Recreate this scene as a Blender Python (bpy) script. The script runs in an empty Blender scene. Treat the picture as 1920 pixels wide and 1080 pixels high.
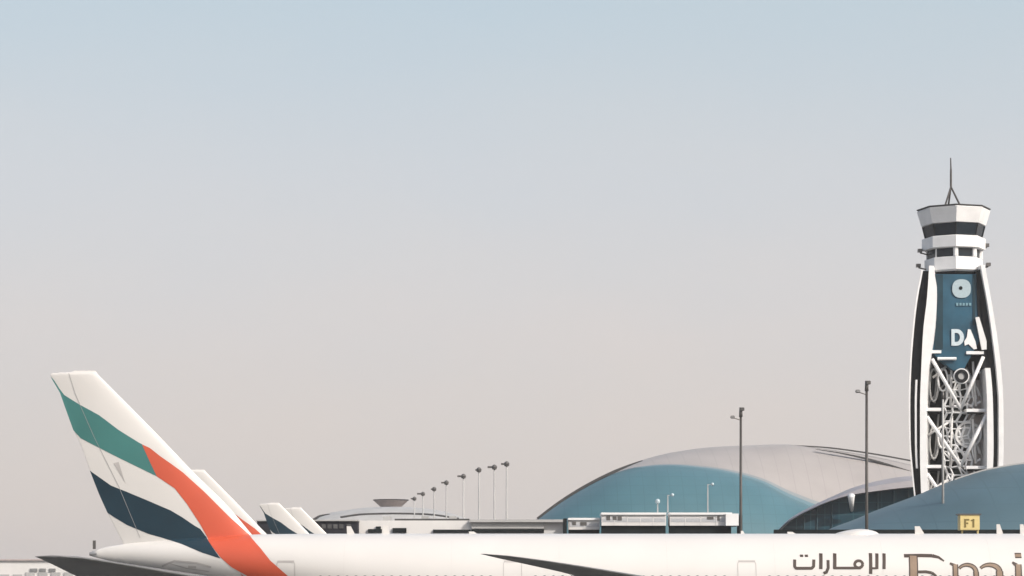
import bpy, bmesh, math, random
import numpy as np
from mathutils import Vector
random.seed(7)
R = math.radians
scene = bpy.context.scene
COL = scene.collection

# ------------------------------------------------------------------ camera
CAM_Z, F, HY = 4.0, 4650.0, 1138.0          # eye height, focal length and horizon in px of the 1920 frame
cam = bpy.data.cameras.new('camera'); cam_o = bpy.data.objects.new('camera', cam); COL.objects.link(cam_o)
cam_o.location = (0, 0, CAM_Z); cam_o.rotation_euler = (R(90), 0, 0)
cam.sensor_width = 36; cam.lens = 36*F/1920; cam.shift_y = (HY-540)/1920
cam.clip_start = 0.5; cam.clip_end = 20000
scene.camera = cam_o

# ------------------------------------------------------------------ sky and sun
SUN_EL, SUN_AZ = 36.0, -41.0                 # azimuth from +X, negative = towards the camera's side
d = Vector((math.cos(R(SUN_EL))*math.cos(R(SUN_AZ)), math.cos(R(SUN_EL))*math.sin(R(SUN_AZ)), math.sin(R(SUN_EL))))
w = bpy.data.worlds.new('World'); scene.world = w; w.use_nodes = True
nt = w.node_tree; nt.nodes.clear()
out = nt.nodes.new('ShaderNodeOutputWorld'); bg = nt.nodes.new('ShaderNodeBackground')
sky = nt.nodes.new('ShaderNodeTexSky'); sky.sky_type = 'NISHITA'; sky.sun_disc = False
sky.sun_elevation = R(SUN_EL); sky.sun_rotation = math.atan2(d.x, d.y)
sky.air_density = 1.0; sky.dust_density = 4.0; sky.ozone_density = 1.5; sky.altitude = 0
sky.dust_density = 7.0
# dusty desert air whitens the sky, most of all towards the horizon
wtc = nt.nodes.new('ShaderNodeTexCoord'); wsp = nt.nodes.new('ShaderNodeSeparateXYZ'); wcr = nt.nodes.new('ShaderNodeValToRGB')
nt.links.new(wtc.outputs['Generated'], wsp.inputs[0]); nt.links.new(wsp.outputs['Z'], wcr.inputs[0])
els = wcr.color_ramp.elements
els[0].position = 0.0; els[0].color = (0.88,)*3+(1,); els[1].position = 1.0; els[1].color = (0.15,)*3+(1,)
e = els.new(0.10); e.color = (0.80,)*3+(1,); e = els.new(0.26); e.color = (0.72,)*3+(1,); e = els.new(0.45); e.color = (0.35,)*3+(1,)
wmx = nt.nodes.new('ShaderNodeMix'); wmx.data_type = 'RGBA'; nt.links.new(wcr.outputs[0], wmx.inputs[0])
nt.links.new(sky.outputs[0], wmx.inputs[6]); 
wcc = nt.nodes.new('ShaderNodeValToRGB'); nt.links.new(wsp.outputs['Z'], wcc.inputs[0]); ec = wcc.color_ramp.elements
ec[0].position = 0.0; ec[0].color = (0.70, 0.635, 0.605, 1); ec[1].position = 1.0; ec[1].color = (0.35, 0.42, 0.52, 1)
for p_, c_ in ((0.04, (0.72, 0.66, 0.625, 1)), (0.11, (0.72, 0.675, 0.66, 1)), (0.17, (0.665, 0.672, 0.685, 1)), (0.235, (0.565, 0.652, 0.692, 1))):
    e = ec.new(p_); e.color = c_
wsc = nt.nodes.new('ShaderNodeVectorMath'); wsc.operation = 'SCALE'; wsc.inputs['Scale'].default_value = 5.8
wnz = nt.nodes.new('ShaderNodeTexNoise'); wnz.inputs['Scale'].default_value = 9; wnz.inputs['Detail'].default_value = 3
wmp = nt.nodes.new('ShaderNodeMapping'); wmp.inputs['Scale'].default_value = (1, 1, 2.4); nt.links.new(wtc.outputs['Generated'], wmp.inputs[0]); nt.links.new(wmp.outputs[0], wnz.inputs['Vector'])
wnm = nt.nodes.new('ShaderNodeMix'); wnm.data_type = 'RGBA'; wnm.blend_type = 'MULTIPLY'; wnm.inputs[0].default_value = 1
wnr = nt.nodes.new('ShaderNodeValToRGB'); nt.links.new(wnz.outputs['Fac'], wnr.inputs[0])
wnr.color_ramp.elements[0].position = 0.3; wnr.color_ramp.elements[0].color = (0.965, 0.975, 0.985, 1); wnr.color_ramp.elements[1].position = 0.7; wnr.color_ramp.elements[1].color = (1.0, 0.985, 0.975, 1)
nt.links.new(wcc.outputs[0], wnm.inputs[6]); nt.links.new(wnr.outputs[0], wnm.inputs[7])
nt.links.new(wnm.outputs[2], wsc.inputs[0]); nt.links.new(wsc.outputs[0], wmx.inputs[7])
nt.links.new(wmx.outputs[2], bg.inputs[0]); bg.inputs[1].default_value = 0.13
nt.links.new(bg.outputs[0], out.inputs[0])
sun = bpy.data.lights.new('sun', 'SUN'); sun.energy = 2.2; sun.angle = R(0.6); sun.color = (1.0, 0.95, 0.89)
sun_o = bpy.data.objects.new('sun', sun); COL.objects.link(sun_o)
sun_o.rotation_euler = (-d).to_track_quat('-Z', 'Y').to_euler(); sun_o.location = (0, 0, 200)
vs = scene.view_settings; vs.view_transform = 'Standard'; vs.look = 'None'; vs.gamma = 1; vs.exposure = 0.6
vs.use_curve_mapping = False

# ------------------------------------------------------------------ helpers
def P(px, py, Y):
    return ((px-960)/F*Y, Y, CAM_Z+(HY-py)/F*Y)

def mat(name, col, rough=0.5, metal=0.0, noise=0.06, scale=3.0, coat=0.0, stretch=(1, 1, 1), spec=0.5):
    m = bpy.data.materials.new(name); m.use_nodes = True
    n = m.node_tree.nodes; l = m.node_tree.links; b = n['Principled BSDF']
    b.inputs['Roughness'].default_value = rough; b.inputs['Metallic'].default_value = metal
    b.inputs['Specular IOR Level'].default_value = spec
    if coat: b.inputs['Coat Weight'].default_value = coat
    tc = n.new('ShaderNodeTexCoord'); mp = n.new('ShaderNodeMapping'); mp.inputs['Scale'].default_value = stretch
    nz = n.new('ShaderNodeTexNoise'); nz.inputs['Scale'].default_value = scale; nz.inputs['Detail'].default_value = 5
    cr = n.new('ShaderNodeValToRGB')
    lo = [max(0, c*(1-noise*1.6)) for c in col]; hi = [min(1, c*(1+noise)) for c in col]
    cr.color_ramp.elements[0].position = 0.3; cr.color_ramp.elements[1].position = 0.7
    cr.color_ramp.elements[0].color = (*lo, 1); cr.color_ramp.elements[1].color = (*hi, 1)
    l.new(tc.outputs['Object'], mp.inputs[0]); l.new(mp.outputs[0], nz.inputs['Vector'])
    l.new(nz.outputs['Fac'], cr.inputs[0]); l.new(cr.outputs[0], b.inputs['Base Color'])
    return m

def panel_mat(name, col, line, rough, metal, sx, sz, lw=0.04, noise=0.05, axis='XZ'):
    """cladding / curtain-wall: thin joints on a regular grid in object space"""
    m = mat(name, col, rough, metal, noise, 0.12)
    n = m.node_tree.nodes; l = m.node_tree.links; b = n['Principled BSDF']
    src = b.inputs['Base Color'].links[0].from_socket
    tc = n.new('ShaderNodeTexCoord'); sp = n.new('ShaderNodeSeparateXYZ'); l.new(tc.outputs['Object'], sp.inputs[0])
    outs = []
    for ax, s in ((axis[0], sx), (axis[1], sz)):
        dv = n.new('ShaderNodeMath'); dv.operation = 'DIVIDE'; dv.inputs[1].default_value = s; l.new(sp.outputs[ax], dv.inputs[0])
        fr = n.new('ShaderNodeMath'); fr.operation = 'FRACT'; l.new(dv.outputs[0], fr.inputs[0])
        lt = n.new('ShaderNodeMath'); lt.operation = 'LESS_THAN'; lt.inputs[1].default_value = lw; l.new(fr.outputs[0], lt.inputs[0])
        outs.append(lt)
    mx = n.new('ShaderNodeMath'); mx.operation = 'MAXIMUM'; l.new(outs[0].outputs[0], mx.inputs[0]); l.new(outs[1].outputs[0], mx.inputs[1])
    mix = n.new('ShaderNodeMix'); mix.data_type = 'RGBA'; l.new(mx.outputs[0], mix.inputs[0])
    l.new(src, mix.inputs[6]); mix.inputs[7].default_value = (*line, 1); l.new(mix.outputs[2], b.inputs['Base Color'])
    return m

M = dict(
    white=mat('aircraft_white_paint', (0.575, 0.56, 0.54), 0.35, 0, 0.02, 0.25, coat=0.3),
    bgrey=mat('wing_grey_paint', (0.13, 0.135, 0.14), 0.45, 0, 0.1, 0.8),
    green=mat('flag_green', (0.045, 0.165, 0.155), 0.4, 0, 0.05, 0.4),
    red=mat('flag_red', (0.50, 0.085, 0.042), 0.4, 0, 0.04, 0.4),
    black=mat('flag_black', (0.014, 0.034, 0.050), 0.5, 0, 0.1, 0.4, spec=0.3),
    gold=mat('letter_brown', (0.22, 0.155, 0.105), 0.4, 0, 0.08, 2),
    ink=mat('letter_dark', (0.045, 0.03, 0.022), 0.4, 0, 0.08, 2),
    glass=mat('dark_glass', (0.012, 0.02, 0.028), 0.2, 0, 0.1, 1, spec=0.25),
    joint=mat('joint_and_shadow_grey', (0.40, 0.38, 0.37), 0.6, 0, 0.05, 1),
    tyre=mat('rubber', (0.02, 0.02, 0.02), 0.8),
    steel=mat('metal_grey', (0.28, 0.28, 0.28), 0.4, 0.5, 0.1, 1),
    mast=mat('mast_steel', (0.055, 0.05, 0.046), 0.55, 0.1, 0.12, 0.8),
    lamp=mat('lamp_housing', (0.10, 0.095, 0.09), 0.45, 0.2),
    lens=mat('lamp_lens', (0.36, 0.44, 0.47), 0.15, 0, 0.02),
    asphalt=mat('apron_concrete', (0.17, 0.165, 0.155), 0.9, 0, 0.15, 0.06),
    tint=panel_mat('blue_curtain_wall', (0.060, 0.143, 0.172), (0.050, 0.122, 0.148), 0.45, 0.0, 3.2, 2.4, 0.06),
    roof=panel_mat('beige_roof_cladding', (0.31, 0.29, 0.28), (0.262, 0.246, 0.238), 0.55, 0.0, 4.0, 500, 0.04, 0.04),
    strip1=mat('reflection_blend_low', (0.11, 0.185, 0.215), 0.5), strip2=mat('reflection_blend_high', (0.21, 0.235, 0.245), 0.55),  # in-between tones painted to imitate the soft reflected edge of the glass
    edge=mat('roof_edge', (0.06, 0.06, 0.06), 0.7, 0, 0.1, 0.5, spec=0.2),
    fascia=mat('roof_fascia', (0.30, 0.285, 0.30), 0.5, 0, 0.06, 0.3),
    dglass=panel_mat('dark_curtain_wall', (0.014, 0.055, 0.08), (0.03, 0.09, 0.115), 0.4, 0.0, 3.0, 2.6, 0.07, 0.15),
    dome=panel_mat('blue_roof_cladding', (0.060, 0.112, 0.138), (0.050, 0.097, 0.121), 0.5, 0.0, 5.0, 3.0, 0.05, 0.08),
    dark_fill=mat('near_black_fill', (0.010, 0.014, 0.015), 0.8, 0, 0.2, 0.3, spec=0.1),
    conc=mat('white_concrete', (0.62, 0.61, 0.60), 0.7, 0, 0.05, 0.25),
    cgrey=mat('grey_cladding', (0.36, 0.36, 0.355), 0.6, 0, 0.08, 0.2),
    pinkc=mat('warm_cladding', (0.40, 0.34, 0.33), 0.6, 0, 0.08, 0.3),
    dark=mat('dark_cladding', (0.022, 0.023, 0.03), 0.7, 0, 0.3, 0.3, spec=0.2),
    twhite=mat('tower_white', (0.74, 0.74, 0.74), 0.5, 0, 0.05, 0.4),
    tdark=mat('tower_black_cladding', (0.012, 0.013, 0.015), 0.7, 0, 0.3, 0.5, spec=0.12),
    tblue=mat('tower_blue_panel', (0.018, 0.078, 0.125), 0.45, 0, 0.2, 0.25, spec=0.25),
    tint2=mat('tower_inner_dark', (0.03, 0.038, 0.036), 0.7, 0, 0.6, 0.5, spec=0.15),
    yellow=mat('sign_yellow', (0.62, 0.50, 0.22), 0.5, 0, 0.04, 1),
)

def obj(name, bm, m, parent=None, smooth=False, recalc=True):
    if recalc: bmesh.ops.recalc_face_normals(bm, faces=bm.faces[:])
    me = bpy.data.meshes.new(name); bm.to_mesh(me); bm.free()
    for x in (m if isinstance(m, (list, tuple)) else [m]): me.materials.append(x)
    if smooth:
        for p in me.polygons: p.use_smooth = True
    o = bpy.data.objects.new(name, me); COL.objects.link(o)
    if parent:
        o.parent = parent
        o.matrix_parent_inverse = parent.matrix_basis.inverted()
    return o

def thing(name, label, cat, loc=(0, 0, 0), group=None):
    o = bpy.data.objects.new(name, None); COL.objects.link(o); o.location = loc
    o['label'] = label; o['category'] = cat
    if group: o['group'] = group
    return o

def tag(o, label, cat, group=None):
    o['label'] = label; o['category'] = cat
    if group: o['group'] = group
    return o

def box(bm, x0, x1, y0, y1, z0, z1, mi=0):
    v = [bm.verts.new(c) for c in ((x0,y0,z0),(x1,y0,z0),(x1,y1,z0),(x0,y1,z0),(x0,y0,z1),(x1,y0,z1),(x1,y1,z1),(x0,y1,z1))]
    for f in ((0,1,2,3),(4,5,6,7),(0,1,5,4),(1,2,6,5),(2,3,7,6),(3,0,4,7)):
        bm.faces.new([v[i] for i in f]).material_index = mi
    return bm

def B(*a): return box(bmesh.new(), *a)

def pbox(bm, px0, px1, py0, py1, Y, depth, zbot=None):
    """box whose near face spans the given picture rectangle at distance Y"""
    a = P(px0, py1, Y); b = P(px1, py0, Y)
    return box(bm, a[0], b[0], Y, Y+depth, a[2] if zbot is None else zbot, b[2])

def tube(bm, a, b, r0, r1=None, n=10, caps=True):
    a, b = Vector(a), Vector(b); r1 = r0 if r1 is None else r1
    q = (b-a).to_track_quat('Z', 'Y'); rings = []
    for c, r in ((a, r0), (b, r1)):
        rings.append([bm.verts.new(c+q@Vector((r*math.cos(t*math.tau/n), r*math.sin(t*math.tau/n), 0))) for t in range(n)])
    for i in range(n): bm.faces.new((rings[0][i], rings[0][(i+1)%n], rings[1][(i+1)%n], rings[1][i]))
    if caps: bm.faces.new(rings[0]); bm.faces.new(rings[1])
    return bm

def lathe(bm, c, prof, n=24, rot=0, ax=1.0, ay=1.0):
    """prof = [(radius, z)], closed at both ends"""
    rings = []
    for r, z in prof:
        rings.append([bm.verts.new((c[0]+ax*r*math.cos(rot+t*math.tau/n), c[1]+ay*r*math.sin(rot+t*math.tau/n), z)) for t in range(n)])
    for a, b in zip(rings, rings[1:]):
        for i in range(n): bm.faces.new((a[i], a[(i+1)%n], b[(i+1)%n], b[i]))
    bm.faces.new(rings[0]); bm.faces.new(rings[-1])
    return bm

def grid(bm, rows, mi=0, close=False):
    vs_ = [[bm.verts.new(p) for p in r] for r in rows]
    for a, b in zip(vs_, vs_[1:]):
        for i in range(len(a)-1): bm.faces.new((a[i], a[i+1], b[i+1], b[i])).material_index = mi
        if close: bm.faces.new((a[-1], a[0], b[0], b[-1])).material_index = mi
    return vs_

def pchip(xs, ys):
    """smooth monotone interpolation"""
    xs = np.array(xs, float); ys = np.array(ys, float); h = np.diff(xs); dl = np.diff(ys)/h; m = np.zeros(len(xs))
    m[0], m[-1] = dl[0], dl[-1]
    for i in range(1, len(xs)-1):
        if dl[i-1]*dl[i] > 0:
            w1, w2 = 2*h[i]+h[i-1], h[i]+2*h[i-1]; m[i] = (w1+w2)/(w1/dl[i-1]+w2/dl[i])
    def f(x):
        x = min(max(x, xs[0]), xs[-1]); i = int(min(np.searchsorted(xs, x, side='right')-1, len(xs)-2)); t = (x-xs[i])/h[i]
        return float((2*t**3-3*t*t+1)*ys[i]+(t**3-2*t*t+t)*h[i]*m[i]+(-2*t**3+3*t*t)*ys[i+1]+(t**3-t*t)*h[i]*m[i+1])
    return f
def curve(pts, swap=False):
    return pchip([p[1] for p in pts], [p[0] for p in pts]) if swap else pchip([p[0] for p in pts], [p[1] for p in pts])

def struct(o): o['kind'] = 'structure'; return o

# ------------------------------------------------------------------ ground
struct(obj('apron_ground', grid_bm := (lambda bm: (bm.faces.new([bm.verts.new(c) for c in ((-3000,-900,0),(3000,-900,0),(3000,5000,0),(-3000,5000,0))]), bm)[1])(bmesh.new()), M['asphalt']))

# ================================================================== THE NEAR AIRLINER
Y0 = 150.0
TAILX, NOSEX = -25.4, 47.8
f_top = pchip([-25.4,-24.6,-21.2,-18,-14.8,-10,36,40,43,45.5,47.2,47.8], [7.35,7.62,8.03,8.25,8.40,8.43,8.43,8.15,7.35,6.2,5.1,4.55])
f_bot = pchip([-25.4,-24.6,-21.2,-14,-8,-3,2,38,43,46,47.4,47.8], [7.05,6.85,6.2,4.65,3.25,2.5,2.23,2.23,2.5,3.15,3.8,4.45])
f_hw = pchip([-25.4,-24.6,-21,-15,-10,-5,0,37,41,44,46.5,47.8], [0.08,0.22,0.9,1.95,2.6,3.0,3.1,3.1,2.85,2.2,1.1,0.05])
def half_fus(x, z):
    if x <= TAILX or x >= NOSEX: return 0
    t, b = f_top(x), f_bot(x); zc, hz = (t+b)/2, (t-b)/2
    q = 1-((z-zc)/hz)**2
    return f_hw(x)*math.sqrt(q) if q > 0 else 0
def A(px, py, Y=149.7): p = P(px, py, Y); return (p[0], p[2])
TE = [A(*p) for p in ((93,704),(111,735),(137,806),(148,830),(167,882),(185,928),(200,961),(215,991),(228,1016),(240,1040))]
LE = [A(*p) for p in ((178,697),(222,741),(300,820),(364,887),(425,947),(467,997),(500,1036),(539,1077))]
te_z = curve(TE[::-1], True); le_z = curve(LE[::-1], True)
ZT = A(0, 700)[1]
def half_fin(x, z):
    if z > ZT+0.12: return 0.03
    a, b = le_z(z), te_z(z)
    if a-b < 0.05: return 0.02
    u = (a-x)/(a-b)
    if u <= 0 or u >= 1: return 0
    t = 0.09
    return (a-b)*5*t*(0.2969*math.sqrt(u)-0.126*u-0.3516*u*u+0.2843*u**3-0.1036*u**4)+0.01
def half(x, z): return max(half_fus(x, z), half_fin(x, z), 0.02)

def scan(bm, poly, mi, off=0.012, dz=0.03, cols=14, sides=(-1, 1), hf=None):
    """fill a (x,z) outline with a fine sheet that hugs the aircraft's skin"""
    hf = hf or half
    zs = [p[1] for p in poly]; z0, z1 = min(zs)+1e-4, max(zs)-1e-4; n = max(2, int((z1-z0)/dz)+1)
    rows = []
    for k in range(n+1):
        z = z0+(z1-z0)*k/n; c = []
        for (ax, az), (bx, bz) in zip(poly, poly[1:]+poly[:1]):
            if (az-z)*(bz-z) < 0: c.append(ax+(bx-ax)*(z-az)/(bz-az))
        if len(c) >= 2: rows.append((z, min(c), max(c)))
    for s in sides:
        grid(bm, [[(x0+(x1-x0)*i/cols, Y0+s*(hf(x0+(x1-x0)*i/cols, z)+off), z) for i in range(cols+1)] for z, x0, x1 in rows], mi)

plane = thing('airliner', 'largest white airliner in front, side on, with dark lettering on its fuselage', 'airliner', (10, Y0, 0), 'airliners parked on the apron')

bm = bmesh.new(); rows = []
xs = list(np.concatenate([np.linspace(TAILX, -18, 20), np.linspace(-17.6, 36, 90), np.linspace(36.4, NOSEX, 34)]))
NS = 72
for x in xs:
    t, b, hw = f_top(x), f_bot(x), f_hw(x)
    rows.append([(x, Y0+hw*math.cos(a), (t+b)/2+(t-b)/2*math.sin(a)) for a in (math.tau*i/NS for i in range(NS))])
vv = grid(bm, rows, 0, True); bm.faces.new(vv[0]); bm.faces.new(vv[-1])
# wing root fairing
fus = obj('fuselage', bm, M['white'], plane, True)

# fin: white skin with the flag's stripes as thin sheets on it
bm = bmesh.new()
zz = np.linspace(7.4, ZT, 90); uu = [0.5-0.5*math.cos(math.pi*i/28) for i in range(29)]
for s in (-1, 1):
    rows = []
    for z in zz:
        a, b = le_z(z), te_z(z); rows.append([(a-(a-b)*u, Y0+s*(half_fin(a-(a-b)*u, z) if 0 < u < 1 else 0), z) for u in uu])
    # rounded tip
    a, b = le_z(ZT), te_z(ZT)
    rows.append([(a-0.05-(a-b-0.1)*u, Y0+s*0.5*(half_fin(a-(a-b)*u, ZT-0.01) if 0 < u < 1 else 0), ZT+(0.10 if u < .85 else 0.03)) for u in uu])
    rows.append([(a-0.15-(a-b-0.3)*u, Y0, ZT+(0.20 if u < .55 else 0.05)) for u in uu])
    grid(bm, rows, 0)
bmesh.ops.remove_doubles(bm, verts=bm.verts[:], dist=0.001)
px = lambda *pts: [A(*p) for p in pts]
green = px((93.5,706),(99,711),(110,728),(119,740),(148,758),(185,778),(222,806),(259,829),(268,834),(270,842),(281,866),(294,893),(259,876),(222,858),(167,830),(150,821),(136,806),(124,773),(111,736))
red = px((266,833),(281,840),(300,855),(320,869),(342,885),(383,922),(433,972),(467,1002),(494,1030),(512,1052),(545,1081),(560,1100),(575,1130),(540,1140),(500,1112),(467,1080),(440,1065),(419,1047),(394,1016),(375,982),(350,944),(328,916),(294,893),(281,866),(270,842))
black = px((167,882),(207,910),(237,922),(278,939),(320,957),(342,970),(364,985),(376,992),(394,1016),(418,1048),(383,1037),(342,1020),(300,1007),(278,1001),(237,984),(212,969),(200,961),(185,928))
scan(bm, green, 1); scan(bm, red, 2, 0.016); scan(bm, black, 3)
# flag colours carry on down the tail cone
tail = px((455,1076),(500,1112),(540,1140),(575,1130),(590,1150),(600,1190),(560,1200),(520,1180),(490,1140))
scan(bm, tail, 2, 0.012, 0.05)
scan(bm, px((212,868),(222,866),(233,902),(236,908)), 4, 0.014)  # grey wedge painted on as a diagonal shadow across the fin
fin = obj('tail_fin', bm, [M['white'], M['green'], M['red'], M['black'], M['joint']], plane, True, recalc=False)
bm = bmesh.new()
def hug(bm, pts, wd, off=0.02, sides=(-1,), mi=0, hf=None, seg=0.25):
    """ribbon of width wd (m) along (x,z) points on the skin"""
    hf = hf or half; P2 = []
    for (ax, az), (bx, bz) in zip(pts, pts[1:]):
        n = max(1, int(math.hypot(bx-ax, bz-az)/seg))
        P2 += [(ax+(bx-ax)*i/n, az+(bz-az)*i/n) for i in range(n)]
    P2.append(pts[-1])
    for s in sides:
        L = []
        for i, (x, z) in enumerate(P2):
            a = P2[max(0, i-1)]; b = P2[min(len(P2)-1, i+1)]; dx, dz = b[0]-a[0], b[1]-a[1]; ln = math.hypot(dx, dz) or 1
            nx, nz = -dz/ln, dx/ln
            wi = wd(i/(len(P2)-1)) if callable(wd) else wd
            L.append([(x+nx*k*wi/2, Y0+s*(hf(x+nx*k*wi/2, z+nz*k*wi/2)+off), z+nz*k*wi/2) for k in (-1, -0.33, 0.33, 1)])
        grid(bm, L, mi)
hug(bm, px((128,699),(140,738),(176,820),(222,912),(262,1008)), 0.025)
obj('rudder_joint', bm, mat('joint_pale', (0.30,0.30,0.30), 0.5), fin, recalc=False)
# tail-cone exhaust, little lamp on its end
bm = bmesh.new(); tube(bm, (TAILX-0.15, Y0, 7.2), (TAILX+0.3, Y0, 7.2), 0.10, 0.14, 16); obj('exhaust_pipe', bm, M['steel'], fus)
bm = bmesh.new(); box(bm, *[TAILX+0.05, TAILX+0.22], Y0-0.06, Y0+0.06, 7.5, 8.02); obj('tail_lamp', bm, M['lamp'], fus)
# tail-plane seal plate, small vents
bm = bmesh.new(); hug(bm, px((305,1062),(330,1052),(372,1056),(400,1064)), 0.10, 0.02); hug(bm, px((356,1063),(371,1064)), 0.14, 0.03)
hug(bm, px((318,1056),(352,1066),(395,1072)), 0.05, 0.02)
obj('trim_plate', bm, M['joint'], fus, recalc=False)

def surface(bm, stations, s, Yc=Y0, t=0.11, N=18):
    """stations = [(offset from centre line, x_LE, x_TE, z)] -> closed aerofoil"""
    rows = []
    u = [0.5-0.5*math.cos(math.pi*i/N) for i in range(N+1)]
    yt = lambda u, t: 5*t*(0.2969*math.sqrt(u)-0.126*u-0.3516*u*u+0.2843*u**3-0.1036*u**4)
    for o, xl, xt, z in stations:
        c = xl-xt; tt = t(o) if callable(t) else t
        up = [(xl-c*k, Yc+s*o, z+c*yt(k, tt)) for k in u]; lo = [(xl-c*k, Yc+s*o, z-c*yt(k, tt)*0.8) for k in u[::-1]]
        rows.append(up+lo[1:-1])
    v = grid(bm, rows, 0, True); bm.faces.new(v[0]); bm.faces.new(v[-1])
def refine(st, n=26):
    o = [s[0] for s in st]; fs = [pchip(o, [s[k] for s in st]) for k in (1, 2, 3)]
    return [(q, fs[0](q), fs[1](q), fs[2](q)) for q in np.linspace(o[0], o[-1], n)]
wz = lambda o: 3.6+2.9*(o/32.4)**1.15
wing_st = [(0.5, 21.9, 6.2, 3.5), (3.0, 20.0, 5.9, wz(3)), (10.5, 14.9, 5.0, wz(10.5)), (23, 6.6, 3.25, wz(23)), (28, 3.0, 0.9, wz(28)), (31, 0.5, -0.75, wz(31)), (32.2, -0.75, -1.35, wz(32.2)), (32.5, -1.3, -1.5, wz(32.5))]
stab_st = [(0.3, -15.7, -25.0, 5.35), (1.0, -16.3, -25.2, 5.42), (4, -18.85, -25.7, 5.84), (10.2, -24.1, -26.65, 6.74), (10.7, -24.6, -26.76, 6.81), (10.85, -25.3, -26.78, 6.83)]
for s in (-1, 1):
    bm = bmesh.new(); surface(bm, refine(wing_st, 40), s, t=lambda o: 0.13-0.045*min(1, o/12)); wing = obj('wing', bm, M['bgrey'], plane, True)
    # slim pale leading edge slat
    for o in (6.5, 10.5, 15.5, 20.5):
        bm = bmesh.new(); tube(bm, (5.0-o*0.06, Y0+s*o, wz(o)-0.45), (1.2-o*0.05, Y0+s*o, wz(o)-0.25), 0.32, 0.08, 10)
        obj('flap_fairing', bm, M['bgrey'], wing, True)
    # engine
    ey = Y0+s*9.6; bm = bmesh.new(); prof = [(1.35,20.9),(1.62,20.4),(1.78,19.2),(1.78,17.0),(1.55,14.6),(1.1,13.2),(0.6,11.8)]
    rows = [[(x, ey+r*math.cos(a), 2.55+r*math.sin(a)) for a in (math.tau*i/32 for i in range(32))] for r, x in prof]
    v = grid(bm, rows, 0, True); bm.faces.new(v[0]); bm.faces.new(v[-1]); eng = obj('engine', bm, M['white'], plane, True)
    bm = bmesh.new(); box(bm, 12.5, 18.5, ey-0.25, ey+0.25, 3.6, 4.4); obj('pylon', bm, M['bgrey'], eng)
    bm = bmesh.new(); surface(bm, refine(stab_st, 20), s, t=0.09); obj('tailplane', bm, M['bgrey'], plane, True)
# undercarriage
def wheel(bm, x, y, r): tube(bm, (x, y-0.22, r), (x, y+0.22, r), r, r, 24)
for gx, gy, xs_ in ((10.2, -5.5, (-1.45, 0, 1.45)), (10.2, 5.5, (-1.45, 0, 1.45)), (42, 0, (0,))):
    bm = bmesh.new(); tube(bm, (gx, Y0+gy, 0.65), (gx, Y0+gy, 3.4), 0.18, 0.22); g = obj('landing_gear', bm, M['steel'], plane)
    for dx in xs_:
        for dy in (-0.6, 0.6):
            bm = bmesh.new(); wheel(bm, gx+dx, Y0+gy+dy, 0.66); obj('wheel', bm, M['tyre'], g, False)
    bm = bmesh.new(); box(bm, gx+min(xs_)-0.1, gx+max(xs_)+0.1, Y0+gy-0.7, Y0+gy+0.7, 0.58, 0.74); obj('axle', bm, M['steel'], g)

# ---- details only on the near airliner ----
extras = []
def SX(px_, Y=147.2): return (px_-960)/F*Y
def SP(px_, py_): # fuselage side (skin lies about 147-148 m away)
    Y = 147.6
    for _ in range(3):
        z = CAM_Z+(HY-py_)/F*Y; x = (px_-960)/F*Y; Y = Y0-half_fus(x, z)
    return (x, z)
def rrect(x0, x1, z0, z1, r, n=5):
    p = []
    for cx, cz, a0 in ((x1-r, z1-r, 0), (x0+r, z1-r, 90), (x0+r, z0+r, 180), (x1-r, z0+r, 270)):
        p += [(cx+r*math.cos(R(a0+90*i/n)), cz+r*math.sin(R(a0+90*i/n))) for i in range(n+1)]
    return p
WZ = SP(1500, 1085)[1]
doors = [SX(534), SX(961), SX(1400), SX(1990)]
k = 0; x = SX(600)
while x < SX(1935):
    if all(abs(x-dd) > 0.95 for dd in doors):
        bm = bmesh.new(); scan(bm, rrect(x-0.13, x+0.13, WZ-0.19, WZ+0.19, 0.12), 0, 0.01, 0.03, 4, (-1,), half_fus)
        extras.append(obj('window', bm, M['glass'], fus, recalc=False))
    x += 0.533
for dd in doors:
    dz = SP(1400, 1052)[1]
    bm = bmesh.new(); o_ = rrect(dd-0.54, dd+0.54, dz-1.9, dz, 0.2)
    hug(bm, o_+[o_[0]], 0.035, 0.014, (-1,), 0, half_fus, 0.1)
    hug(bm, [(dd-0.50, dz-0.01), (dd+0.50, dz-0.01)], 0.11, 0.018, (-1,), 0, half_fus, 0.1)
    dr = obj('door', bm, M['joint'], fus, recalc=False); extras.append(dr)
# panel seams round the fuselage
seam = mat('seam', (0.54,0.52,0.50), 0.5)
for xx in np.arange(-10, 40, 6.4):
    bm = bmesh.new(); hug(bm, [(xx, z) for z in np.linspace(4.0, 8.33, 24)], 0.02, 0.006, (-1,), 0, half_fus, 0.2)
    extras.append(obj('skin_seam', bm, seam, fus, recalc=False))

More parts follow.
